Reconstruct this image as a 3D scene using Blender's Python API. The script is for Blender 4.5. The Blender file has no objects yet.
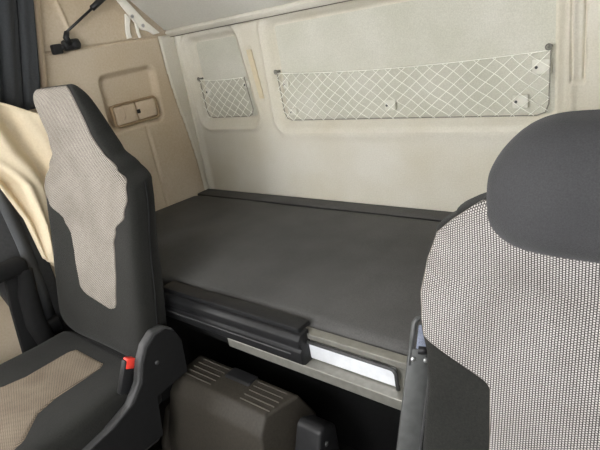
import bpy, bmesh, math, random
from mathutils import Vector, Matrix
random.seed(4)
sc = bpy.context.scene
COL = sc.collection
BED = 0.62            # lower bunk height above the cab floor; coordinates below are relative to the bunk top
FLOOR = -BED

# ------------------------------------------------------------------ materials
def srgb(r, g, b):
    def f(c):
        c /= 255.0
        return c/12.92 if c <= .04045 else ((c+.055)/1.055)**2.4
    return (f(r), f(g), f(b), 1)

def new_mat(name):
    m = bpy.data.materials.new(name); m.use_nodes = True
    nt = m.node_tree; b = nt.nodes['Principled BSDF']
    return m, nt, b

def mat(name, c1, c2=None, scale=60, rough=.8, bump=0.0, bscale=None, metal=0.0, detail=4, spec=.35, sheen=0.0, big=None):
    m, nt, b = new_mat(name)
    N, L = nt.nodes, nt.links
    b.inputs['Roughness'].default_value = rough
    b.inputs['Metallic'].default_value = metal
    b.inputs['Specular IOR Level'].default_value = spec
    if sheen:
        b.inputs['Sheen Weight'].default_value = sheen
        b.inputs['Sheen Roughness'].default_value = .5
    tc = N.new('ShaderNodeTexCoord')
    no = N.new('ShaderNodeTexNoise'); no.inputs['Scale'].default_value = scale; no.inputs['Detail'].default_value = detail
    L.new(tc.outputs['Object'], no.inputs['Vector'])
    r = N.new('ShaderNodeValToRGB')
    r.color_ramp.elements[0].position = .32; r.color_ramp.elements[1].position = .68
    r.color_ramp.elements[0].color = c1; r.color_ramp.elements[1].color = c2 or c1
    L.new(no.outputs['Fac'], r.inputs['Fac'])
    out = r.outputs['Color']
    if big:                                   # broad soiling of the surface, a second noise
        n3 = N.new('ShaderNodeTexNoise'); n3.inputs['Scale'].default_value = big[0]; n3.inputs['Detail'].default_value = 5
        L.new(tc.outputs['Object'], n3.inputs['Vector'])
        r3 = N.new('ShaderNodeValToRGB')
        r3.color_ramp.elements[0].position = .35; r3.color_ramp.elements[1].position = .65
        r3.color_ramp.elements[0].color = big[1]; r3.color_ramp.elements[1].color = (1, 1, 1, 1)
        L.new(n3.outputs['Fac'], r3.inputs['Fac'])
        mx = N.new('ShaderNodeMix'); mx.data_type = 'RGBA'; mx.blend_type = 'MULTIPLY'; mx.inputs['Factor'].default_value = 1
        L.new(out, mx.inputs['A']); L.new(r3.outputs['Color'], mx.inputs['B']); out = mx.outputs['Result']
    L.new(out, b.inputs['Base Color'])
    if bump:
        n2 = N.new('ShaderNodeTexNoise'); n2.inputs['Scale'].default_value = bscale or scale*2; n2.inputs['Detail'].default_value = 3
        L.new(tc.outputs['Object'], n2.inputs['Vector'])
        bp = N.new('ShaderNodeBump'); bp.inputs['Strength'].default_value = bump; bp.inputs['Distance'].default_value = .004
        L.new(n2.outputs['Fac'], bp.inputs['Height']); L.new(bp.outputs['Normal'], b.inputs['Normal'])
    return m

def weave_mat(name, light, dark, px, pz, axis2='Z', lo=.25, hi=.5, light2=None):
    """pale woven dots in a half-drop grid on a dark ground"""
    m, nt, b = new_mat(name)
    N, L = nt.nodes, nt.links
    b.inputs['Roughness'].default_value = .95; b.inputs['Specular IOR Level'].default_value = .15
    tc = N.new('ShaderNodeTexCoord'); sp = N.new('ShaderNodeSeparateXYZ')
    L.new(tc.outputs['Object'], sp.inputs[0])
    def M(op, a, bb=None):
        n = N.new('ShaderNodeMath'); n.operation = op
        for i, v in enumerate((a, bb)):
            if v is None: continue
            if isinstance(v, (int, float)): n.inputs[i].default_value = v
            else: L.new(v, n.inputs[i])
        return n.outputs[0]
    u = M('DIVIDE', sp.outputs['X'], px); v = M('DIVIDE', sp.outputs[axis2], pz)
    colpar = M('MODULO', M('FLOOR', M('ADD', u, 2000.0)), 2.0)
    v2 = M('ADD', v, M('MULTIPLY', colpar, .5))
    fu = M('ABSOLUTE', M('SUBTRACT', M('FRACT', M('ADD', u, 2000.0)), .5))
    fv = M('ABSOLUTE', M('SUBTRACT', M('FRACT', M('ADD', v2, 2000.0)), .5))
    mx = M('MAXIMUM', fu, fv)
    mr = N.new('ShaderNodeMapRange'); mr.interpolation_type = 'SMOOTHSTEP'
    mr.inputs['From Min'].default_value = lo; mr.inputs['From Max'].default_value = hi
    mr.inputs['To Min'].default_value = 1; mr.inputs['To Max'].default_value = 0
    L.new(mx, mr.inputs['Value'])
    no = N.new('ShaderNodeTexNoise'); no.inputs['Scale'].default_value = 9; no.inputs['Detail'].default_value = 4
    L.new(tc.outputs['Object'], no.inputs['Vector'])
    lr = N.new('ShaderNodeValToRGB'); lr.color_ramp.elements[0].position = .3; lr.color_ramp.elements[1].position = .6
    lr.color_ramp.elements[0].color = light2 or light; lr.color_ramp.elements[1].color = light
    L.new(no.outputs['Fac'], lr.inputs['Fac'])
    mix = N.new('ShaderNodeMix'); mix.data_type = 'RGBA'
    mix.inputs['A'].default_value = dark
    L.new(mr.outputs['Result'], mix.inputs['Factor']); L.new(lr.outputs['Color'], mix.inputs['B'])
    L.new(mix.outputs['Result'], b.inputs['Base Color'])
    bp = N.new('ShaderNodeBump'); bp.inputs['Strength'].default_value = .4; bp.inputs['Distance'].default_value = .001
    L.new(mr.outputs['Result'], bp.inputs['Height']); L.new(bp.outputs['Normal'], b.inputs['Normal'])
    return m

MT = {}
MT['wall_back'] = mat('back_wall_felt', srgb(207,203,190), srgb(218,214,202), 220, .92, .25, 420, big=(3.5, srgb(243,240,232)))
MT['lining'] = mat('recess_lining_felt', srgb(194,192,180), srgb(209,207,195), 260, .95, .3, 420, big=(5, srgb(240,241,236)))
MT['wall_left'] = mat('side_wall_plastic', srgb(192,178,157), srgb(201,188,168), 150, .75, .12, 380, big=(3, srgb(242,236,226)))
MT['tan'] = mat('tan_plastic', srgb(190,172,148), srgb(198,180,156), 120, .6, .08, 300)
MT['tab'] = mat('cream_plastic', srgb(202,189,160), srgb(208,196,168), 120, .55)
MT['ceil'] = mat('headliner', srgb(150,148,142), srgb(160,158,152), 150, .95, .2, 300)
MT['bunk_under'] = mat('upper_bunk_board', srgb(205,203,194), srgb(213,211,202), 160, .85, .1, 350)
MT['rim'] = mat('upper_bunk_rim', srgb(206,202,190), srgb(214,210,198), 120, .5)
MT['white'] = mat('white_painted_metal', srgb(232,228,216), srgb(238,234,224), 80, .4)
MT['bed'] = mat('bunk_cover_fabric', srgb(76,75,74), srgb(88,87,85), 350, .9, .25, 600, spec=.2, sheen=.05, big=(5, srgb(222,222,222)))
MT['bed_line'] = mat('bunk_seam', srgb(36,36,36), srgb(42,42,42), 100, .9)
MT['seat'] = mat('dark_seat_fabric', srgb(34,34,32), srgb(42,42,39), 300, .95, .3, 700, spec=.15, sheen=.06, big=(6, srgb(226,226,226)))
MT['head'] = mat('dark_headrest_fabric', srgb(57,57,58), srgb(66,66,67), 520, .95, .3, 600, spec=.15, sheen=.08, big=(7, srgb(232,232,233)))
MT['weave'] = weave_mat('light_seat_weave', srgb(188,184,180), srgb(46,45,44), .0039, .0035, 'Z', .18, .46, srgb(172,167,162))
MT['weave_warmlit'] = weave_mat('warm_lit_seat_weave', srgb(186,178,167), srgb(60,57,53), .0039, .0062, 'Z', .2, .46, srgb(168,160,149))  # left seat copy of the same weave, warmer light put into its colour
MT['hem'] = mat('panel_hem', srgb(128,121,113), srgb(140,133,124), 300, .95)
MT['weave_cushion'] = weave_mat('light_cushion_weave', srgb(150,137,120), srgb(52,48,44), .0052, .0046, 'Y', .26, .5, srgb(128,115,99))
MT['black'] = mat('black_plastic', srgb(24,24,25), srgb(31,31,32), 90, .5, .1, 300)
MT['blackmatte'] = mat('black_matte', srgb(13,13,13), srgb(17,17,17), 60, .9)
MT['dgrey'] = mat('dark_grey_plastic', srgb(62,62,62), srgb(70,70,70), 90, .55, .12, 400)
MT['rimgrey'] = mat('recliner_grey_plastic', srgb(58,58,58), srgb(66,66,66), 90, .5, .1, 400)
MT['tunnel'] = mat('tunnel_box_plastic', srgb(48,44,38), srgb(56,52,45), 150, .6, .15, 500)
MT['groove'] = mat('box_ridge_plastic', srgb(72,68,62), srgb(82,78,71), 200, .6)  # slightly lighter brown than the box itself
MT['carpet'] = mat('dark_carpet', srgb(30,29,28), srgb(42,41,39), 300, 1, .6, 500)
MT['alu'] = mat('aluminium_rail', srgb(138,136,129), srgb(150,148,140), 60, .42, metal=.55)
MT['plate'] = mat('bright_plate', srgb(222,224,228), srgb(232,234,238), 60, .35, metal=.25)
MT['post'] = mat('grey_metal_strip', srgb(78,79,78), srgb(88,89,88), 60, .5, metal=.3)
MT['steel'] = mat('steel', srgb(190,190,190), srgb(205,205,205), 60, .3, metal=.9)
MT['webbing'] = mat('belt_webbing', srgb(84,86,88), srgb(98,100,102), 700, .85)
MT['bluewebbing'] = mat('blue_grey_webbing', srgb(98,104,120), srgb(132,138,152), 700, .85)
MT['red'] = mat('red_button', srgb(226,62,50), srgb(236,74,60), 60, .45)
MT['curtain'] = mat('black_curtain_cloth', srgb(44,46,48), srgb(54,56,58), 200, .85, .1, 500, sheen=.1)
MT['cream'] = mat('cream_curtain_cloth', srgb(212,197,168), srgb(220,206,178), 160, .7, .06, 500)
MT['net'] = mat('white_net_cord', srgb(240,240,228), srgb(246,246,236), 200, .8)
MT['netdark'] = mat('grey_border_cord', srgb(128,126,116), srgb(146,143,132), 300, .85)
MT['netplate'] = mat('pale_grey_plate', srgb(208,206,194), srgb(214,212,200), 120, .6)
MT['hookgrey'] = mat('grey_hook', srgb(112,110,102), srgb(124,122,114), 60, .45)
MT['gap_shade'] = mat('rail_gap_shade', srgb(104,98,88), srgb(114,108,98), 80, .8)
MT['tan_shade'] = mat('shaded_tan_plastic', srgb(150,128,98), srgb(158,136,106), 120, .6)
MT['rubber'] = mat('strut_black', srgb(26,26,26), srgb(32,32,32), 60, .4)
MT['hole'] = mat('black_catch', srgb(14,14,14), srgb(18,18,18), 60, .6)

# ------------------------------------------------------------------ helpers
def mk(name, verts, faces, m, parent=None, smooth=True, origin=None):
    """link one mesh object; verts in cab coordinates, moved into the parent's frame"""
    off = Vector(origin) if origin is not None else (parent.matrix_basis.translation.copy() if parent else Vector((0, 0, 0)))
    if parent is not None and parent.parent is not None:
        off = parent.parent.location.copy() + parent.location
    elif parent is not None:
        off = parent.location.copy()
    me = bpy.data.meshes.new(name)
    me.from_pydata([tuple(Vector(v)-off) for v in verts], [], faces)
    me.update()
    bm = bmesh.new(); bm.from_mesh(me); bmesh.ops.recalc_face_normals(bm, faces=bm.faces[:]); bm.to_mesh(me); bm.free()
    if smooth:
        for p in me.polygons: p.use_smooth = True
    o = bpy.data.objects.new(name, me); COL.objects.link(o)
    if parent is not None: o.parent = parent
    else: o.location = off
    me.materials.append(MT[m])
    return o

def thing(name, label, cat, loc, group=None):
    o = bpy.data.objects.new(name, None); COL.objects.link(o); o.location = loc; o.empty_display_size = .05
    o['label'] = label; o['category'] = cat
    if group: o['group'] = group
    return o
def tag(o, label, cat, group=None):
    o['label'] = label; o['category'] = cat
    if group: o['group'] = group
    return o
def struct(o): o['kind'] = 'structure'; return o

class Geo:
    def __init__(s): s.v = []; s.f = []
    def add(s, v, f):
        b = len(s.v); s.v += [Vector(x) for x in v]; s.f += [tuple(i+b for i in q) for q in f]; return s
    def box(s, x0, x1, y0, y1, z0, z1, r=0, seg=2, M=None):
        bm = bmesh.new(); bmesh.ops.create_cube(bm, size=1)
        for v in bm.verts:
            v.co = Vector(((x0+x1)/2+v.co.x*(x1-x0), (y0+y1)/2+v.co.y*(y1-y0), (z0+z1)/2+v.co.z*(z1-z0)))
        return s._fin(bm, r, seg, M)
    def _fin(s, bm, r, seg, M=None):
        if r: bmesh.ops.bevel(bm, geom=bm.edges[:], offset=r, segments=seg, affect='EDGES', profile=.5, clamp_overlap=True)
        if M is not None: bmesh.ops.transform(bm, matrix=M, verts=bm.verts[:])
        bm.verts.index_update()
        s.add([v.co.copy() for v in bm.verts], [[v.index for v in f.verts] for f in bm.faces]); bm.free(); return s
    def prism(s, pts, d, r=0, seg=2):
        """pts: 3-D outline; d: extrusion vector"""
        bm = bmesh.new(); d = Vector(d)
        a = [bm.verts.new(Vector(p)) for p in pts]; b = [bm.verts.new(Vector(p)+d) for p in pts]
        n = len(pts); bm.faces.new(a); bm.faces.new(b[::-1])
        for i in range(n): bm.faces.new((a[i], a[(i+1) % n], b[(i+1) % n], b[i]))
        bmesh.ops.recalc_face_normals(bm, faces=bm.faces[:])
        return s._fin(bm, r, seg)
    def tube(s, path, r, n=8, closed=False, cap=True):
        P = [Vector(p) for p in path]; m = len(P)
        rings = []; prev = None
        for i in range(m):
            if closed: t = P[(i+1) % m]-P[i-1]
            else: t = P[min(i+1, m-1)]-P[max(i-1, 0)]
            if t.length < 1e-9: t = Vector((0, 0, 1))
            t.normalize()
            if prev is None:
                a = t.cross(Vector((0, 0, 1)))
                if a.length < .1: a = t.cross(Vector((0, 1, 0)))
            else: a = prev - t*prev.dot(t)
            a.normalize(); prev = a; c = t.cross(a)
            rr = r[i] if isinstance(r, (list, tuple)) else r
            rings.append([P[i]+a*(rr*math.cos(2*math.pi*k/n))+c*(rr*math.sin(2*math.pi*k/n)) for k in range(n)])
        f = []
        for i in range(m if closed else m-1):
            j = (i+1) % m
            for k in range(n): f.append((i*n+k, i*n+(k+1) % n, j*n+(k+1) % n, j*n+k))
        if not closed and cap: f += [tuple(range(n)), tuple(range((m-1)*n, m*n))]
        return s.add([v for q in rings for v in q], f)
    def loft(s, rings):
        n = len(rings[0]); f = []
        for i in range(len(rings)-1):
            for k in range(n): f.append((i*n+k, i*n+(k+1) % n, (i+1)*n+(k+1) % n, (i+1)*n+k))
        f += [tuple(range(n)), tuple(range((len(rings)-1)*n, len(rings)*n))]
        return s.add([v for q in rings for v in q], f)
    def sheet(s, fn, nu, nv):
        v = [fn(i/nu, j/nv) for j in range(nv+1) for i in range(nu+1)]
        f = [(j*(nu+1)+i, j*(nu+1)+i+1, (j+1)*(nu+1)+i+1, (j+1)*(nu+1)+i) for j in range(nv) for i in range(nu)]
        return s.add(v, f)
    def disc(s, c, nrm, r, h, n=16):
        c = Vector(c); nrm = Vector(nrm).normalized(); return s.tube([c, c+nrm*h*.7, c+nrm*h], [r, r, r*.8], n)
    def build(s, name, m, parent=None, smooth=True, origin=None): return mk(name, s.v, s.f, m, parent, smooth, origin)

def solid(o, t, off=0):
    md = o.modifiers.new('thickness', 'SOLIDIFY'); md.thickness = t; md.offset = off; return o
def face_to(o, d):
    n = sum((p.normal*p.area for p in o.data.polygons), Vector())
    if n.dot(Vector(d)) < 0: o.data.flip_normals()
    return o
def autosmooth(o, a=35):
    me = o.data; bm = bmesh.new(); bm.from_mesh(me)
    for e in bm.edges:
        if len(e.link_faces) == 2 and e.calc_face_angle(0) > math.radians(a): e.smooth = False
    bm.to_mesh(me); bm.free(); return o
def lerp_tab(tab, z):
    if z <= tab[0][0]: return tab[0][1]
    for (a, p), (b, q) in zip(tab, tab[1:]):
        if z <= b:
            t = (z-a)/(b-a); t = t*t*(3-2*t); return p+(q-p)*t
    return tab[-1][1]
def lin_tab(tab, z):
    if z <= tab[0][0]: return tab[0][1]
    for (a, p), (b, q) in zip(tab, tab[1:]):
        if z <= b: return p+(q-p)*(z-a)/(b-a)
    return tab[-1][1]
def sst(a, b, x):
    t = max(0, min(1, (x-a)/(b-a))); return t*t*(3-2*t)
def sd_poly(x, z, P):
    """signed distance to polygon, negative inside"""
    d = 1e9; ins = False; n = len(P)
    for i in range(n):
        ax, az = P[i]; bx, bz = P[i-1]
        ex, ez = bx-ax, bz-az; wx, wz = x-ax, z-az
        t = max(0, min(1, (wx*ex+wz*ez)/(ex*ex+ez*ez)))
        d = min(d, math.hypot(wx-ex*t, wz-ez*t))
        if (az > z) != (bz > z) and x < ax+(z-az)*(bx-ax)/(bz-az): ins = not ins
    return -d if ins else d
def steps(*segs):
    out = []
    for a, b, n in segs:
        out += [a+(b-a)*i/n for i in range(n)]
    return out+[segs[-1][1]]

# ------------------------------------------------------------------ the cab shell
XR = 2.04; YF = -2.25; ZC = 1.32
small_p = [(.127,.340), (.376,.340), (.336,.623), (.122,.623)]
big_p = [(.567,.317), (1.483,.317), (1.483,.633), (.570,.633)]
def back_h(x, z):
    y = 0.0
    for P in (small_p, big_p):
        d = sd_poly(x, z, P) - .040
        y += .030*(1-sst(-.024, .006, d))          # recess
        y -= .010*math.exp(-((d-.020)/.010)**2)    # raised lip round it
    # faint inner panel line above the nets of the big recess
    # strip recesses (left one slanted, right one upright)
    d = sd_poly(x, z, [(.432,.390), (.468,.390), (.446,.587), (.408,.587)])
    y += .012*(1-sst(-.004, .003, d))
    d = sd_poly(x, z, [(1.540,.386), (1.572,.386), (1.572,.66), (1.535,.66)])
    y += .014*(1-sst(-.003, .003, d))
    d = sd_poly(x, z, [(1.546,.394), (1.566,.394), (1.566,.66), (1.541,.66)])
    y -= .010*(1-sst(-.002, .002, d))
    # left margin: rolled ridge and seam to the side wall
    xl = .03+.015*(z/.6)
    y -= .018*math.exp(-((x-xl)/.012)**2)
    y += .012*(1-sst(.0, .012, x))
    y -= .03*sst(.25, .0, z)*sst(-.1, .05, z)*0
    return y
xs = steps((0, .6, 150), (.6, 1.42, 80), (1.42, 1.52, 25), (1.52, 1.60, 50), (1.60, XR, 12))
zs = steps((FLOOR, -.05, 4), (-.05, .26, 16), (.26, .36, 26), (.36, .6, 34), (.6, .70, 24), (.70, ZC, 6))
v = [(x, back_h(x, z) if 0 < z < .70 else (back_h(x, min(z, .699)) if z >= .70 else 0.0), z) for z in zs for x in xs]
nx = len(xs)
f = [(j*nx+i, j*nx+i+1, (j+1)*nx+i+1, (j+1)*nx+i) for j in range(len(zs)-1) for i in range(nx-1)]
wb = mk('wall_back', v, f, 'wall_back'); wb.data.materials.append(MT['lining'])
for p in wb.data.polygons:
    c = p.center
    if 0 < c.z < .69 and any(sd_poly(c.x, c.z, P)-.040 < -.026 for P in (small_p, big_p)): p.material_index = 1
struct(solid(face_to(wb, (0, -1, 0)), .02, -1))

LEFTWIN = (-1.75, -1.20, .12, .62)  # unseen window, opening shrunk to dim the left side
pk = [(-.363,.392), (-.170,.392), (-.157,.553), (-.356,.550)]
SEAM = lambda z: -.020-.045*sst(.05, .6, z)
def left_h(y, z):
    x = 0.0
    d = sd_poly(y, z, pk) - .034
    x -= .026*(1-sst(-.022, .004, d))
    x -= .006*math.exp(-((z-.688)/.004)**2)                     # long horizontal seam
    if z < .685: x -= .006*math.exp(-((y-SEAM(z))/.0035)**2)
    if z > .69: x += .004
    if z < .37:
        x -= .006*math.exp(-((y+.236)/.006)**2)*sst(.0, .03, .37-z)   # seam below the compartment
        x += .004*sst(-.236, -.226, y)*sst(.0, .03, .37-z)
    if z > .70:
        yl = -.44-.02*(z-.726)/.13
        x += .007*math.exp(-((y-yl)/.007)**2)
    return x
ys = steps((YF, -.9, 30), (-.9, -.48, 42), (-.48, .0, 110), (.0, .03, 3))
zl = steps((FLOOR, -.02, 12), (-.02, .34, 36), (.34, .60, 64), (.60, .67, 10), (.67, .71, 24), (.71, .87, 16), (.87, ZC, 10))
ny = len(ys)
v = [(left_h(y, z), y, z) for z in zl for y in ys]
f = []
for j in range(len(zl)-1):
    for i in range(ny-1):
        cy, cz = (ys[i]+ys[i+1])/2, (zl[j]+zl[j+1])/2
        if LEFTWIN[0] < cy < LEFTWIN[1] and LEFTWIN[2] < cz < LEFTWIN[3]: continue
        f.append((j*ny+i, j*ny+i+1, (j+1)*ny+i+1, (j+1)*ny+i))
wl = mk('wall_left', v, f, 'wall_left'); wl.data.materials.append(MT['wall_back'])
for p in wl.data.polygons:
    if p.center.z < .688 and p.center.y > SEAM(p.center.z): p.material_index = 1
struct(solid(face_to(wl, (1, 0, 0)), .02, -1))

def wall_with_hole(name, axis, c, a0, a1, b0, b1, hole, m, t=.03):
    g = Geo(); h0, h1, k0, k1 = hole
    for (p0, p1, q0, q1) in ((a0, h0, b0, b1), (h1, a1, b0, b1), (h0, h1, b0, k0), (h0, h1, k1, b1)):
        if p1-p0 < 1e-4 or q1-q0 < 1e-4: continue
        if axis == 'x': g.box(c, c+t, p0, p1, q0, q1)
        else: g.box(p0, p1, c-t, c, q0, q1)
    return struct(g.build(name, m, smooth=False))
wall_with_hole('wall_right', 'x', XR, YF, .0, FLOOR, ZC, (-1.95, -1.45, .16, .66), 'dgrey')  # unseen wall, window kept small to cut light on the left wall
wall_with_hole('wall_front', 'y', YF, 0, XR, FLOOR, ZC, (.80, 1.94, .32, 1.24), 'dgrey')  # unseen wall, windscreen opened only at the right to dim the left seat
struct(Geo().box(-.03, XR+.03, YF-.03, .03, FLOOR-.03, FLOOR).build('floor', 'carpet', smooth=False))
struct(Geo().box(-.03, XR+.03, YF-.03, .03, ZC, ZC+.03).build('ceiling', 'ceil', smooth=False))

# upright bead where the side wall meets the door opening
g = Geo(); g.tube([(.012, -.555+.02*0, .93), (.012, -.535, .86), (.012, -.57, .72), (.012, -.605, .58), (.012, -.64, .44), (.012, -.70, .25)], .014, 10)
struct(g.build('trim_1', 'tan'))
# cream insert in the slanted strip recess, cream insert in the right one
g = Geo(); g.prism([(.438,.005,.396), (.462,.005,.396), (.440,.005,.581), (.414,.005,.581)], (0, .012, 0), .001, 1)
struct(g.build('trim_2', 'tab', smooth=False))

# plinth under the bunk
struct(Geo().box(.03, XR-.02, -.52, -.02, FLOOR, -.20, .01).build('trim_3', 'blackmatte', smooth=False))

# ------------------------------------------------------------------ lower bunk
bed = thing('bunk_mattress', 'long charcoal fabric mattress of the lower bunk along the back wall', 'mattress', (1.0, -.36, -.12))
MX0, MX1, MYB, MYF = .012, 2.02, -.012, -.712
def mat_sec(y, z): return (y, z)
prof = []     # front-to-back outline of the mattress, closed
R = .028
prof += [(-.62, -.105), (MYF+.012, -.105)]
for k in range(7):
    a = math.pi + (-math.pi/2)*k/6
    prof.append((MYF+R+R*math.cos(a), -R+R*math.sin(a)))
prof += [(-.60, .004), (-.45, .006), (-.30, .005), (-.15, .002), (-.10, .000), (-.086, -.003), (-.080, -.012), (-.080, -.105)]
rings = []
nxm = 40
for i in range(nxm+1):
    x = MX0+(MX1-MX0)*i/nxm
    e = min((x-MX0), (MX1-x))
    drop = .003*(1-sst(0, .03, e))
    rings.append([Vector((x, y, z-drop*(1 if z > -.05 else 0)+.0015*math.sin(9*x+14*y)*(1 if -.02 < z else 0))) for y, z in prof])
g = Geo(); g.loft(rings)
o = g.build('mattress_pad', 'bed', bed); autosmooth(o, 50)
g = Geo(); g.box(MX0, MX1, -.0785, -.006, -.105, .0015, .004, 2)
autosmooth(g.build('rear_bolster', 'bed', bed))
g = Geo(); g.tube([(MX0+.01, -.079, -.003), (MX1-.01, -.079, -.003)], .0022, 6)
g.build('seam', 'bed_line', bed)

frame = thing('bunk_bedstead', 'aluminium railed bedstead carrying the lower bunk mattress, black cover at left', 'bedstead', (1.0, -.70, -.12))
Geo().box(.02, 2.02, -.69, -.53, -.19, -.108, .004, 1).build('base_board', 'blackmatte', frame, False)
g = Geo()      # channel section of the rail
g.prism([(.91, -.7165, -.016), (.91, -.742, -.016), (.91, -.742, -.030), (.91, -.733, -.034), (.91, -.733, -.086), (.91, -.766, -.090),
         (.91, -.766, -.116), (.91, -.755, -.120), (.91, -.7165, -.120)], (1.14, 0, 0), .0012, 1)
autosmooth(g.build('front_rail', 'alu', frame), 30)
g = Geo()
g.box(1.165, 1.398, -.742, -.7335, -.084, -.038, .004, 2)
pl = g.build('pull_plate', 'plate', frame); pl['label'] = 'bright white metal plate in the rail'; autosmooth(pl)
g = Geo(); g.tube([(1.14, -.745, -.036), (1.388, -.745, -.036), (1.396, -.745, -.038), (1.401, -.745, -.046), (1.402, -.745, -.085)], .0042, 8)
g.build('plate_edging', 'dgrey', pl)
g = Geo()      # black moulded cover with a long groove
g.prism([(.64, -.735, -.006), (.64, -.765, -.008), (.64, -.775, -.018), (.64, -.775, -.038), (.64, -.769, -.041), (.64, -.769, -.046), (.64, -.775, -.049),
         (.64, -.774, -.082), (.64, -.764, -.088), (.64, -.7335, -.088)], (.535, 0, 0), .003, 2)
cv = g.build('rail_cover', 'black', frame); autosmooth(cv, 40); cv['label'] = 'black grooved plastic cover on the rail'
g = Geo(); g.box(.68, 1.145, -.7775, -.7745, -.060, -.0565, .001, 1); g.build('cover_rib', 'dgrey', cv, False)
g = Geo(); g.box(.652, 1.166, -.758, -.716, -.010, .004, .003, 2); autosmooth(g.build('cover_top', 'black', cv))

# ------------------------------------------------------------------ folded upper bunk
ub = thing('upper_bunk', 'grey upper bunk folded up against the back wall, underside showing', 'bunk', (1.0, -.05, .70))
S = Vector((0, -math.sin(math.radians(46)), math.cos(math.radians(46))))       # up the board
Nn = Vector((0, math.cos(math.radians(46)), math.sin(math.radians(46))))       # away from the camera
B0 = Vector((0, -.024, .686))
def slab(x0, x1, s0, s1, n0, n1, r=.004):
    M = Matrix(((1, 0, 0, 0), (0, S.y, Nn.y, B0.y), (0, S.z, Nn.z, B0.z), (0, 0, 0, 1)))
    return Geo().box(x0, x1, s0, s1, n0, n1, r, 2, M)
autosmooth(slab(.019, 2.0, .026, .60, .0, .035).build('board', 'bunk_under', ub))
autosmooth(slab(.020, 2.0, -.002, .024, -.010, .020, .004).build('edge_rail', 'rim', ub))
autosmooth(slab(.019, 2.0, .60, .625, -.012, .04, .005).build('edge_rail', 'rim', ub))
g = Geo()
g.prism([(.010, -.245, .866), (.010, -.215, .872), (.010, -.150, .790), (.010, -.118, .748), (.010, -.102, .735), (.010, -.066, .700), (.010, -.100, .697), (.010, -.120, .712),
         (.010, -.152, .722), (.010, -.180, .760), (.010, -.202, .796)], (.006, 0, 0), .0015, 1)
gs = Geo(); gs.tube([(.020, -.021, .6795), (2.0, -.021, .6795)], .0030, 8); gs.build('gap_shade_line', 'gap_shade', ub)  # thin brown tube stands in for the shaded gap under the rail
bk = g.build('hinge_bracket', 'white', ub, False); bk['label'] = 'white metal hinge arm at the bunk end'
g = Geo(); g.prism([(.008, -.206, .786), (.008, -.186, .768), (.008, -.200, .740), (.008, -.205, .715), (.008, -.203, .697), (.008, -.225, .695), (.008, -.224, .720), (.008, -.215, .755)], (.010, 0, 0), .002, 1)
g.build('bracket_leg', 'white', bk, False)
g = Geo(); g.prism([(.008, -.172, .750), (.008, -.160, .732), (.008, -.163, .715), (.008, -.160, .693), (.008, -.170, .692), (.008, -.175, .715)], (.010, 0, 0), .002, 1)
g.build('bracket_leg', 'white', bk, False)
for (y, z) in ((-.178, .773), (-.140, .735)):
    Geo().disc((.0165, y, z), (1, 0, 0), .007, .004).build('screw', 'steel', bk)

strut = thing('gas_strut', 'black gas strut with swivel mount on the tan side wall', 'strut', (.02, -.475, .70))
A = Vector((.034, -.478, .742)); Bv = Vector((.060, -.250, .874)); d = (Bv-A)
g = Geo(); g.tube([A, A+d*.62], .0048, 10); g.build('rod', 'rubber', strut)
g = Geo(); g.tube([A+d*.52, A+d*.53, A+d*.99, A+d], [.006, .011, .011, .006], 12); g.build('cylinder', 'rubber', strut)
g = Geo(); g.box(.006, .034, -.494, -.430, .684, .722, .010, 3)
mnt = g.build('mount', 'black', strut); autosmooth(mnt)
Geo().disc((.030, -.450, .702), (1, 0, 0), .016, .012, 18).build('pivot_boss', 'black', mnt)
g = Geo(); g.box(.006, .030, -.536, -.500, .678, .712, .006, 2); autosmooth(g.build('end_cap', 'black', mnt))
g = Geo(); g.tube([(.022, -.505, .697), (.022, -.49, .70)], .010, 10); g.build('collar', 'black', mnt)
g = Geo(); g.tube([(.028, -.470, .705), (.034, -.480, .728), A+d*.03], [.012, .011, .009], 10); g.build('ball_joint', 'black', mnt)

# ------------------------------------------------------------------ compartment on the side wall
cp = thing('wall_compartment', 'tan two flap compartment set in the side wall behind the left seat', 'compartment', (0, -.262, .42))
def lrect(y0, y1, z0, z1, x0, x1, r):
    return Geo().box(x0, x1, y0, y1, z0, z1, r, 3)
def ring_frame(y0, y1, z0, z1, x, r, tr):
    pts = []
    for (cy, cz, a0) in ((y1-r, z1-r, 0), (y0+r, z1-r, 90), (y0+r, z0+r, 180), (y1-r, z0+r, 270)):
        for k in range(6):
            a = math.radians(a0+90*k/5); pts.append((x, cy+r*math.cos(a), cz+r*math.sin(a)))
    return Geo().tube(pts, tr, 8, True)
ring_frame(-.366, -.156, .378, .462, -.003, .018, .0042).box(-.030, -.010, -.366, -.156, .378, .462, .008, 3).build('bezel', 'tan_shade', cp)  # tan darkened to paint in the shadow lines round the flaps
autosmooth(lrect(-.360, -.259, .384, .456, -.026, -.002, .006).build('flap', 'tan', cp))
fl = lrect(-.254, -.162, .384, .456, -.026, -.003, .006).build('flap', 'tan', cp); autosmooth(fl)
g = Geo(); g.box(.0, .004, -.262, -.246, .411, .427, .003, 2); c = g.build('catch', 'hole', cp); c['label'] = 'small black catch between the flaps'
g = Geo(); g.tube([(.0025, -.34, .452), (.0025, -.322, .448), (.0025, -.318, .41), (.0025, -.328, .402)], .0018, 6); g.build('finger_tab', 'tan', cp)

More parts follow.
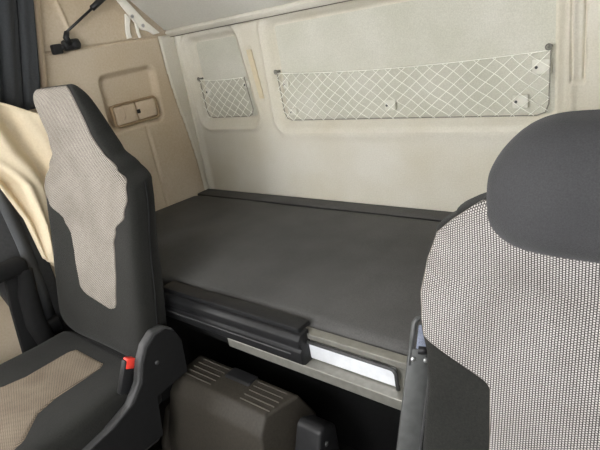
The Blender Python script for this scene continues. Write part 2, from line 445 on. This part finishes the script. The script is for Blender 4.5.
# ------------------------------------------------------------------ nets
def clip_line(p, d, P):
    """clip the infinite line p+t d to a convex polygon (CCW)"""
    t0, t1 = -9, 9; n = len(P)
    for i in range(n):
        ax, az = P[i]; bx, bz = P[(i+1) % n]
        nxn, nzn = -(bz-az), (bx-ax)
        den = nxn*d[0]+nzn*d[1]; num = nxn*(ax-p[0])+nzn*(az-p[1])
        if abs(den) < 1e-9:
            if num > 0: return None
            continue
        t = num/den
        if den > 0: t0 = max(t0, t)
        else: t1 = min(t1, t)
    return (t0, t1) if t1-t0 > .01 else None
def net(label, P, top_sag, pitch, slope, loc, plates, rings_at):
    t = thing('storage_net', label, 'net', loc, 'elastic nets on the back wall')
    x0, x1 = P[0][0], P[1][0]; zt0, zt1 = P[3][1], P[2][1]
    xa, xb = P[3][0], P[2][0]
    def ztop(x):
        s = (x-xa)/(xb-xa); return zt0+(zt1-zt0)*s-top_sag*4*s*(1-s)
    yb = .004
    def yy(x, z):
        s = max(0, min(1, (z-P[0][1])/.17)); return yb - .010*math.sin(math.pi*s) - .002
    g = Geo(); k = 0
    for sgn in (1, -1):
        off = -1.0
        while off < 3.0:
            p = (off, P[0][1]); d = (1.0, sgn*slope)
            r = clip_line(p, d, P)
            if r:
                pts = []
                for i in range(13):
                    tt = r[0]+(r[1]-r[0])*i/12; x = p[0]+d[0]*tt; z = p[1]+d[1]*tt
                    zm = ztop(x)
                    # squeeze the mesh under the sagging top cord
                    lim = zt0+(zt1-zt0)*(x-xa)/(xb-xa)
                    z = P[0][1]+(z-P[0][1])*(zm-P[0][1])/(lim-P[0][1])
                    wob = .0022*math.sin(37*x+sgn*21*z+off*11)
                    pts.append((x+wob, yy(x, z)+.0012*sgn, z+wob*.7))
                g.tube(pts, .00105, 5)
            off += pitch
            k += 1
    g.build('netting', 'net', t)
    g = Geo(); g.tube([(xa+(xb-xa)*i/30, yy(0, 9)-.001, ztop(xa+(xb-xa)*i/30)) for i in range(31)], .0014, 6); g.build('top_cord', 'net', t)
    r = .03; pts = [(P[3][0], yb, P[3][1])]
    pts += [(P[0][0]+.001, yb, P[0][1]+.03), (P[0][0]+.01, yb, P[0][1]+.008), (P[0][0]+.03, yb, P[0][1])]
    pts += [(P[1][0]-.03, yb, P[1][1]), (P[1][0]-.008, yb, P[1][1]+.008), (P[1][0], yb, P[1][1]+.03), (P[2][0], yb, P[2][1])]
    g = Geo(); g.tube(pts, .0018, 6); g.build('border_cord', 'netdark', t)
    for (x, z, w, h) in plates:
        g = Geo(); g.box(x-w/2, x+w/2, .012, .026, z-h/2, z+h/2, .003, 2)
        p_ = g.build('mounting_plate', 'netplate', t); autosmooth(p_)
        Geo().disc((x-w*.25, .0125, z), (0, -1, 0), .004, .003, 10).build('screw', 'post', p_)
    for (x, z) in rings_at:
        pts = [(x+.007*math.cos(a*math.pi/6), yb-.003, z+.007*math.sin(a*math.pi/6)) for a in range(12)]
        g = Geo(); g.tube(pts, .0022, 8, True); g.disc((x, .024, z), (0, -1, 0), .0045, .024, 10); g.build('hook', 'hookgrey', t)
    return t
net('wide white storage net across the large recess of the back wall', [(.556,.309), (1.488,.303), (1.492,.470), (.552,.484)], .014, .047, .84, (1.02, 0, .39),
    [(1.466,.428,.046,.040), (1.412,.340,.042,.036), (.588,.338,.034,.026), (1.005,.346,.040,.034), (.575,.44,.026,.03)], [(.549,.489), (1.487,.478)])
net('small white storage net in the narrow recess beside the corner', [(.114,.330), (.394,.330), (.378,.484), (.112,.492)], .006, .047, .84, (.25, 0, .40),
    [(.136,.437,.026,.03), (.372,.452,.028,.026)], [(.110,.494)])

# ------------------------------------------------------------------ seats
def seat_sections(cx, dz, dy, tabs, ztop, zbot, rt, thick=.115, bol=.040, rb=.03, ex=.56, es=.72):
    """closed rings from bottom to top.  returns rings and the front surface function"""
    RR = [rt]
    def params(z):
        w = lerp_tab(tabs, z); t = (lin_tab(thick, z) if isinstance(thick, list) else thick); y = YFR(z)
        e = 1.0; RR[0] = rt
        if z > ztop-rt: e = math.sqrt(max(0.0, 1-((z-(ztop-rt))/rt)**2))
        if z < zbot+rb: e = math.sqrt(max(0.0, 1-((zbot+rb-z)/rb)**2)); RR[0] = rb
        return w, t, y, e
    def front(x, z):
        w, t, y, e = params(z); ww = w-(1-e)*min(RR[0], w)*.9; tt = t*(.25+.75*e)
        c = min(1, (abs(x)/max(ww, 1e-4)))**(1/ex)
        s = math.sqrt(max(0, 1-min(1, c*c)))
        b = bol*min(1, abs(x)/max(w, 1e-4))**3*BOLF(z)
        return (y+t/2) - tt/2*s**es - b
    front.ww = lambda z: params(z)[0]-(1-params(z)[3])*min(RR[0], params(z)[0])*.9
    rings = []
    nz = 90
    zz = [zbot+(ztop-zbot)*i/nz for i in range(nz+1)]
    zz = zz[:1]+[zbot+rb*.04, zbot+rb*.15, zbot+rb*.4]+zz[1:-1]+[ztop-rt*.12, ztop-rt*.05, ztop-rt*.015, ztop]
    for z in sorted(set(zz)):
        w, t, y, e = params(z); ww = w-(1-e)*min(RR[0], w)*.9; tt = t*(.25+.75*e)
        xx = [ww*math.sin(math.pi/2*(2*i/32-1)) for i in range(33)]
        mid = y+t/2
        fr = [Vector((cx+x, front(x, z)+dy, z+dz)) for x in xx]
        bk = []
        for x in xx[-2:0:-1]:
            c = min(1, abs(x)/max(ww, 1e-4))**(1/ex); q = math.sqrt(max(0, 1-c*c))
            b = bol*min(1, abs(x)/max(w, 1e-4))**3*BOLF(z)*max(0, 1-1.3*q**es)
            bk.append(Vector((cx+x, mid+tt/2*q**es-b+dy, z+dz)))
        rings.append(fr+bk)
    return rings, front
YFR = lambda z: -.795-.12*max(0, min(1.3, (.34-z)/.5))-.012*max(0, (z-.40)/.2)
BOLF = lambda z: .35+.65*sst(.42, .30, z)
BODY = [(-.22,.235), (-.10,.242), (.02,.242), (.15,.236), (.27,.240), (.325,.236), (.365,.198), (.41,.156), (.47,.136), (.60,.122)]
PANEL = [(-.02,.086), (.01,.100), (.10,.112), (.17,.118), (.212,.142), (.255,.205), (.30,.226), (.335,.220), (.37,.186), (.41,.149), (.46,.131), (.52,.121), (.60,.114)]

def panel_patch(front, cx, dz, dy, tab, z0, z1, inflate=.0035, zlow=None, zhigh=None, nu=48, nv=150, shift=lambda z: 0, it=lerp_tab):
    """raised fabric panel lying on the front of a backrest, edges tucked in"""
    g = Geo()
    def fn(u, v_):
        iu = min(max(round(u*nu), 1), nu-1)-1; iv = min(max(round(v_*nv), 1), nv-1)-1
        rim = u < .5/nu or u > 1-.5/nu or v_ < .5/nv or v_ > 1-.5/nv
        uu = iu/(nu-2); vv = iv/(nv-2)
        a = math.sin((uu*2-1)*math.pi/2)
        lo = zlow(a) if zlow else z0; hi = zhigh(a) if zhigh else z1
        z = lo+(hi-lo)*vv
        x = min(it(tab, z), front.ww(z)*.985-abs(shift(z)))*a + shift(z)
        e = min((1-abs(uu*2-1))*2, vv*6, (1-vv)*6)
        d = .004
        nx_ = (front(x+d, z)-front(x-d, z))/(2*d); nz_ = (front(x, z+d)-front(x, z-d))/(2*d)
        n = Vector((nx_, -1, nz_)).normalized()
        q = -.004 if rim else .0018+(inflate-.0018)*min(1, e/.12)
        return Vector((cx+x, front(x, z)+dy, z+dz))+n*q
    return g.sheet(fn, nu, nv)

def hem(o, nu, nv):
    o.data.materials.append(MT['hem'])
    for k, p in enumerate(o.data.polygons):
        if min(k % nu, nu-1-k % nu) < 3: p.material_index = 1

def cushion(cx, dz, zt, parent):
    rings = []
    y0, y1 = -.875, -1.42
    for i in range(29):
        t = i/28; y = y0+(y1-y0)*t
        e = 1.0
        if t < .08: e = math.sqrt(max(.02, 1-((.08-t)/.08)**2))
        if t > .88: e = math.sqrt(max(.02, 1-((t-.88)/.12)**2))
        w = (.245+.015*sst(.2, .5, t))*(.82+.18*e); h = .075*(.35+.65*e); zc = zt-.075-.010*(1-e)
        ring = []
        for k in range(48):
            a = 2*math.pi*k/48; c, s = math.cos(a), math.sin(a)
            x = w*math.copysign(abs(c)**.45, c); z = h*math.copysign(abs(s)**.5, s)
            if s > 0: z += .026*(abs(x)/w)**4*e - .006*(1-(x/w)**2)*e
            ring.append(Vector((cx+x, y, zc+z+dz)))
        rings.append(ring)
    g = Geo(); g.loft(rings)
    o = g.build('seat_cushion', 'seat', parent)
    PT = [(-1.39,.19), (-1.26,.20), (-1.225,.19), (-1.16,.115), (-1.10,.095), (-.97,.092), (-.945,.075)]
    def top(x, y):
        t = (y-y0)/(y1-y0); e = 1.0
        if t < .08: e = math.sqrt(max(.02, 1-((.08-t)/.08)**2))
        if t > .88: e = math.sqrt(max(.02, 1-((t-.88)/.12)**2))
        w = (.245+.015*sst(.2, .5, t))*(.82+.18*e); h = .075*(.35+.65*e); zc = zt-.075-.010*(1-e)
        c = min(1, abs(x)/w)**(1/.45); s = math.sqrt(max(0, 1-c*c))
        return zc+h*s**.5+.026*(abs(x)/w)**4*e-.006*(1-(x/w)**2)*e
    def fn(u, v_):
        a = u*2-1; y = -.945+(-1.375+.945)*v_
        x = lin_tab(PT, y)*a; e = min(1-abs(a), v_*3, (1-v_)*3)
        return Vector((cx+x, y, top(x, y)+.0035*min(1, .2+e/.05)-(.005 if e <= 0 else 0)+dz))
    g = Geo(); g.sheet(fn, 30, 50); p = g.build('cushion_panel', 'weave_cushion', parent); p['label'] = 'light woven centre panel of the cushion'
    return o

# --- left seat
LX = .49
ls = thing('truck_seat', 'left truck seat with high pale woven backrest beside the cream curtain', 'seat', (LX, -1.1, FLOOR))
rings, front = seat_sections(LX, 0, 0, BODY, .590, -.175, .045, thick=[(-.2,.115), (.10,.105), (.25,.098), (.35,.096), (.40,.076), (.46,.070), (.53,.050), (.6,.026)], rb=.10)
Geo().loft(rings).build('backrest', 'seat', ls)
p = panel_patch(front, LX, 0, 0, PANEL, -.02, .588, zlow=lambda a: .004-.012*a-.016*(1-abs(a)**6), shift=lambda z: .018*(1-sst(.14, .28, z))-.010*sst(.36, .44, z)).build('backrest_panel', 'weave_warmlit', ls); hem(p, 48, 150); p['label'] = 'pale woven panel running up the whole backrest'
for sgn in (1, -1):
    pts = []
    for i in range(40):
        z = -.12+.45*i/39
        w = lerp_tab(BODY, z); pts.append((LX+sgn*(w+.0005), YFR(z)+.040, z))
    Geo().tube(pts, .0022, 6).build('side_seam', 'blackmatte', ls)
cushion(LX-.005, 0, -.160, ls)
rp = [(-.79,-.10), (-.805,-.06), (-.83,-.038), (-.865,-.036), (-.900,-.058), (-.925,-.095), (-.945,-.145), (-.985,-.185), (-1.06,-.212), (-1.20,-.232), (-1.40,-.240), (-1.40,-.34), (-.935,-.34), (-.915,-.215), (-.80,-.205)]
g = Geo(); g.prism([(.738, y-.020, z-.004) for y, z in rp], (.026, 0, 0), .006, 3); rc = g.build('recliner_cover', 'rimgrey', ls); autosmooth(rc, 40)
g = Geo(); g.prism([(.764, -.880+(y+.86)*.93+.004, -.104+(z+.10)*.93-.006) for y, z in rp], (.004, 0, 0), .0015, 1); g.build('cover_face', 'blackmatte', rc, False)
Geo().disc((.767, -.90, -.125), (1, 0, 0), .006, .003, 12).build('screw', 'dgrey', rc)
g = Geo(); g.box(.265, .65, -1.38, -.95, FLOOR+.001, -.325, .02, 2); autosmooth(g.build('seat_base', 'blackmatte', ls))
g = Geo(); g.box(.28, .70, -.90, -.83, -.30, -.17, .01, 2); g.box(.28, .70, -1.36, -.92, -.34, -.315, .006, 1); autosmooth(g.build('seat_frame', 'blackmatte', ls))
# buckle
M = Matrix.Translation((.726, -.966, -.125)) @ Matrix.Rotation(math.radians(-28), 4, 'X')
g = Geo(); g.box(-.010, .010, -.017, .017, -.055, .035, .005, 2, M); bkl = g.build('belt_buckle', 'black', ls); autosmooth(bkl)
g = Geo(); g.box(-.0085, .0115, -.0125, .0125, .012, .040, .003, 2, M); rb_ = g.build('release_button', 'red', bkl); autosmooth(rb_); rb_['label'] = 'red release button'
# armrest folded on the outer side
g = Geo()
g.tube([(.165, -.925, .055), (.165, -.945, -.03), (.165, -.955, -.13), (.165, -.94, -.26)], [.022, .030, .032, .026], 14)
arm = g.build('armrest', 'blackmatte', ls)
g = Geo(); g.box(.115, .185, -1.22, -.912, .045, .098, .022, 4); autosmooth(g.build('armrest_pad', 'blackmatte', arm))
g = Geo(); g.prism([(.135, -.940, .06), (.135, -.985, .06), (.135, -1.005, -.06), (.135, -1.030, -.30), (.135, -.95, -.30)], (.022, 0, 0), .006, 2); autosmooth(g.build('armrest_stay', 'blackmatte', arm))
g = Geo(); g.box(.14, .26, -1.02, -.86, -.34, -.22, .02, 3); autosmooth(g.build('armrest_bracket', 'blackmatte', arm))

# belt strap of the left seat
bl = thing('seat_belt', 'dark grey seat belt webbing hanging between cream curtain and left seat', 'seat belt', (.08, -.86, -.2))
pts = [(.060, -.885, .42), (.062, -.880, .345), (.068, -.876, .235), (.078, -.874, .13), (.090, -.878, .03), (.105, -.885, -.075), (.102, -.888, -.175)]
W = Vector((.012, -.024, -.004))
g = Geo(); v = []
for q in pts: v += [Vector(q)-W, Vector(q)+W]
g.add(v, [(2*i, 2*i+1, 2*i+3, 2*i+2) for i in range(len(pts)-1)])
solid(g.build('webbing', 'webbing', bl), .003)
g = Geo(); g.box(.075, .128, -.925, -.86, -.225, -.165, .015, 3); autosmooth(g.build('belt_anchor', 'black', bl))

# pillar trim and door parts on the left
g = Geo(); g.prism([(.0, -.83, .34), (.0, -.99, .34), (.0, -1.02, .10), (.0, -.99, .0), (.0, -.86, -.62), (.0, -.80, -.62), (.0, -.80, .2)], (.045, 0, 0), .012, 3)
struct(autosmooth(g.build('trim_5', 'dgrey')))

# --- right seat
RX = 1.765; RZ = -.105
rs = thing('truck_seat', 'right truck seat close by with dark bulging headrest and checked backrest', 'seat', (RX, -1.1, FLOOR))
BODY_R = [(-.22,.242), (-.10,.246), (.02,.244), (.15,.240), (.20,.244), (.26,.258), (.31,.262), (.36,.256), (.405,.243), (.44,.206), (.465,.160), (.52,.134), (.60,.128)]
rings, front_r = seat_sections(RX, RZ, 0, BODY_R, .55, -.20, .05, thick=[(-.2,.085), (.1,.095), (.3,.115)], bol=.045)
Geo().loft(rings).build('backrest', 'seat', rs)
PANEL_R = [(-.20,.130), (.10,.134), (.182,.138), (.192,.146), (.240,.244), (.27,.250), (.31,.253), (.36,.247), (.405,.232), (.44,.192), (.48,.13)]
p = panel_patch(front_r, RX, RZ, 0, PANEL_R, -.17, .47, inflate=.004, it=lin_tab).build('backrest_panel', 'weave', rs); hem(p, 48, 150); p['label'] = 'black and white checked woven centre panel'
# headrest
_y, _b = YFR, BOLF
YFR = lambda z: -.835+.25*max(0, z-.50)**1.0*0.6
BOLF = lambda z: .0
HEAD = [(.40,.152), (.45,.158), (.50,.156), (.55,.152), (.61,.146)]
rings, fh = seat_sections(RX, RZ, 0, HEAD, .574, .392, .095, thick=.165, rb=.055)
Geo().loft(rings).build('headrest', 'head', rs)
YFR, BOLF = _y, _b
cushion(RX, -.10, -.160, rs)
g = Geo(); g.box(RX-.22, RX+.22, -1.38, -.90, FLOOR+.001, -.42, .02, 2); autosmooth(g.build('seat_base', 'blackmatte', rs))
# metal strip with loop at the inner side of the right seat
P0 = Vector((1.488, -.870, -.092)); P1 = Vector((1.492, -.800, .080)); dd = (P1-P0).normalized()
P0 = P1-dd*.52
side = Vector((.62, .60, 0)); side = (side-dd*side.dot(dd)).normalized(); nn = dd.cross(side).normalized()
def obx(c, u0, u1, w, t, r):
    M = Matrix((( nn.x, side.x, dd.x, c.x), (nn.y, side.y, dd.y, c.y), (nn.z, side.z, dd.z, c.z), (0, 0, 0, 1)))
    return Geo().box(-t/2, t/2, -w/2, w/2, u0, u1, r, 2, M)
st = obx(P1, -.46, 0, .040, .008, .002).build('side_strip', 'post', rs); autosmooth(st); st['label'] = 'long grey metal strip beside the backrest'
obx(P1+nn*.0+side*.0205, -.46, -.005, .004, .014, .001).build('strip_flange', 'dgrey', st, False)
sgn = -1 if nn.dot(Vector((1.865, -1.459, .628))-P1) < 0 else 1
for s_ in (-.011, .011):
    Geo().disc(P1+side*s_-dd*.018+nn*sgn*.004, nn*sgn, .0045, .0025, 12).build('screw', 'steel', st)
g = Geo(); g.tube([P1-side*.016-dd*.03, P1-side*.016+dd*.045, P1-side*.012+dd*.052, P1-side*.004+dd*.055, P1+side*.010+dd*.055], .0045, 10)
g.build('loop_handle', 'post', st)
obx(P1+side*.004, -.005, .042, .022, .004, .001).build('webbing_tab', 'bluewebbing', st)
g = Geo(); g.tube([P1+side*.016-dd*.002, P1-side*.004-dd*.002], .008, 10); g.build('guide_roller', 'black', st)

# ------------------------------------------------------------------ box between the seats
bx = thing('tunnel_box', 'dark brown plastic storage box with ridged lid between the seats', 'storage box', (.92, -.83, FLOOR))
g = Geo()
X0, X1 = .722, 1.078
body = [(-.74,-.218), (-.835,-.222), (-.868,-.262), (-.905,-.43), (-.905,FLOOR+.001), (-.70,FLOOR+.001), (-.70,-.30)]
g.prism([(X0, y, z) for y, z in body], (X1-X0, 0, 0), .009, 3)
# the right end tapers outwards like the left one tapers in
for q in g.v:
    k = sst(-.22, -.45, q.z)
    q.x += (-.03 if q.x < (X0+X1)/2 else .035)*k + (.03*sst(-.80, -.74, q.y) if q.x > 1.0 else 0)
b_ = g.build('body', 'tunnel', bx); autosmooth(b_, 40)
for (xa, xb) in ((.752, .862), (.975, 1.078)):
    for i in range(5):
        y = -.752-.017*i
        Geo().box(xa, xb, y-.0009, y+.0009, -.2215+.000, -.2165-.0045*0-.00004*i, .0005, 1).build('lid_ridge', 'groove', b_, False)
g = Geo(); g.prism([(.872, -.738, -.214), (.872, -.772, -.214), (.872, -.780, -.221), (.872, -.738, -.225)], (.092, 0, 0), .002, 1); g.build('lid_catch', 'black', b_, False)
g = Geo(); g.prism([(.665, -.79, -.37), (.665, -.83, -.33), (.665, -.87, -.345), (.665, -.915, -.44), (.665, -.93, -.60), (.665, -.80, -.60)], (.022, 0, 0), .006, 2)
autosmooth(g.build('side_bracket', 'tunnel', bx))
g = Geo(); g.prism([(1.170, -.770, -.225), (1.170, -.810, -.200), (1.170, -.828, -.205), (1.170, -.880, -.34), (1.170, -.905, -.60), (1.170, -.77, -.60)], (.072, 0, 0), .009, 3)
autosmooth(g.build('side_bracket', 'black', bx))
Geo().disc((1.241, -.815, -.245), (1, 0, 0), .006, .004, 10).build('screw', 'post', bx)
Geo().box(.665, 1.26, -1.05, -.935, FLOOR+.001, -.47, .02, 2).build('base_tray', 'blackmatte', bx, False)
g = Geo(); g.prism([(.66, -.918, -.455), (.66, -.955, -.458), (.66, -.965, -.50), (.66, -.918, -.50)], (.50, 0, 0), .006, 2)
autosmooth(g.build('front_lip', 'tunnel', bx))

# ------------------------------------------------------------------ curtains
def black_fn(u, v_):
    z = .52+.76*v_
    y = -.64+.27*(z-.58)-.34*u
    a = u*2*math.pi*5.2+.7*math.sin(3*v_)
    x = .040+.014*math.sin(a)+.005*math.sin(2.3*a+1)
    return Vector((x, y+.008*math.cos(a), z))
g = Geo(); g.sheet(black_fn, 120, 24)
cu = solid(g.build('window_curtain', 'curtain', origin=None), .003)
tag(cu, 'black pleated curtain hanging at the left edge beside the tan wall', 'curtain')
bpts = [(0.0, .60), (.12, .56), (.25, .50)]
def cream_fn(u, v_):
    # v_ 0 at the top, 1 at the gathered lower end; u runs from the seat side (0) outwards (1)
    top_in, top_out = (-.690, .505), (-.96, .66)
    bot_in, bot_out = (-.800, -.02), (-.835, .02)
    c = v_**1.0
    yi = lin_tab([(0, -.690), (.25, -.715), (.5, -.738), (.75, -.775), (1, -.828)], v_); zi = lin_tab([(0, .490), (.25, .39), (.5, .26), (.75, .13), (1, .01)], v_)
    yo = lin_tab([(0, -1.00), (.25, -.99), (.5, -.905), (.75, -.862), (1, -.846)], v_); zo = lin_tab([(0, .70), (.25, .44), (.5, .345), (.75, .20), (1, .05)], v_)
    y = yi+(yo-yi)*u; z = zi+(zo-zi)*u
    spread = 1-.55*v_
    a = u*9+2.2*math.sin(2.4*v_+.6)+v_*3
    x = .158+.034*spread*math.sin(a)+.014*math.sin(2*a+5*v_)-.02*u
    x += .016*math.exp(-((u-.45)/.18)**2-((v_-.42)/.16)**2)
    return Vector((x, y, z))
g = Geo(); g.sheet(cream_fn, 70, 70)
cr = solid(g.build('cream_curtain', 'cream'), .003)
tag(cr, 'cream satin curtain gathered and tucked down behind the left seat', 'curtain')

# ------------------------------------------------------------------ camera, light
cam = bpy.data.cameras.new('camera'); co = bpy.data.objects.new('camera', cam); COL.objects.link(co)
Rm = ((.77015181, .61668461, -.16299167), (.10786665, -.37776275, -.91959779), (-.62867398, .69064853, -.35745437))
m3 = Matrix(((Rm[0][0], -Rm[1][0], -Rm[2][0]), (Rm[0][1], -Rm[1][1], -Rm[2][1]), (Rm[0][2], -Rm[1][2], -Rm[2][2])))
co.matrix_world = Matrix.Translation((1.865, -1.4592, .6284)) @ m3.to_4x4()
cam.sensor_width = 36; cam.sensor_fit = 'HORIZONTAL'; cam.lens = 36*509.76/600; cam.clip_start = .02
sc.camera = co

w = bpy.data.worlds.new('daylight'); sc.world = w; w.use_nodes = True
nt = w.node_tree; bg = nt.nodes['Background']
bg.inputs['Color'].default_value = (.985, .985, .985, 1); bg.inputs['Strength'].default_value = 13.8
def portal(name, loc, rot, sx, sy):
    L = bpy.data.lights.new(name, 'AREA'); L.shape = 'RECTANGLE'; L.size = sx; L.size_y = sy; L.cycles.is_portal = True
    o = bpy.data.objects.new(name, L); COL.objects.link(o); o.location = loc; o.rotation_euler = rot
portal('windscreen_daylight', (1.37, YF-.01, .78), (math.radians(90), 0, math.radians(180)), 1.14, .92)
portal('door_daylight', (XR+.02, -1.70, .41), (0, math.radians(90), 0), .50, .50)
portal('left_window_daylight', (-.03, -1.475, .37), (0, math.radians(-90), 0), .50, .55)

# lift everything so the cab floor is at zero
for o in bpy.data.objects:
    if o.parent is None: o.location.z += BED

sc.view_settings.view_transform = 'Standard'; sc.view_settings.look = 'None'
sc.view_settings.exposure = 0.0; sc.view_settings.gamma = 1
sc.view_settings.use_curve_mapping = False
sc.cycles.max_bounces = 10; sc.cycles.diffuse_bounces = 8
sc.cycles.use_denoising = True
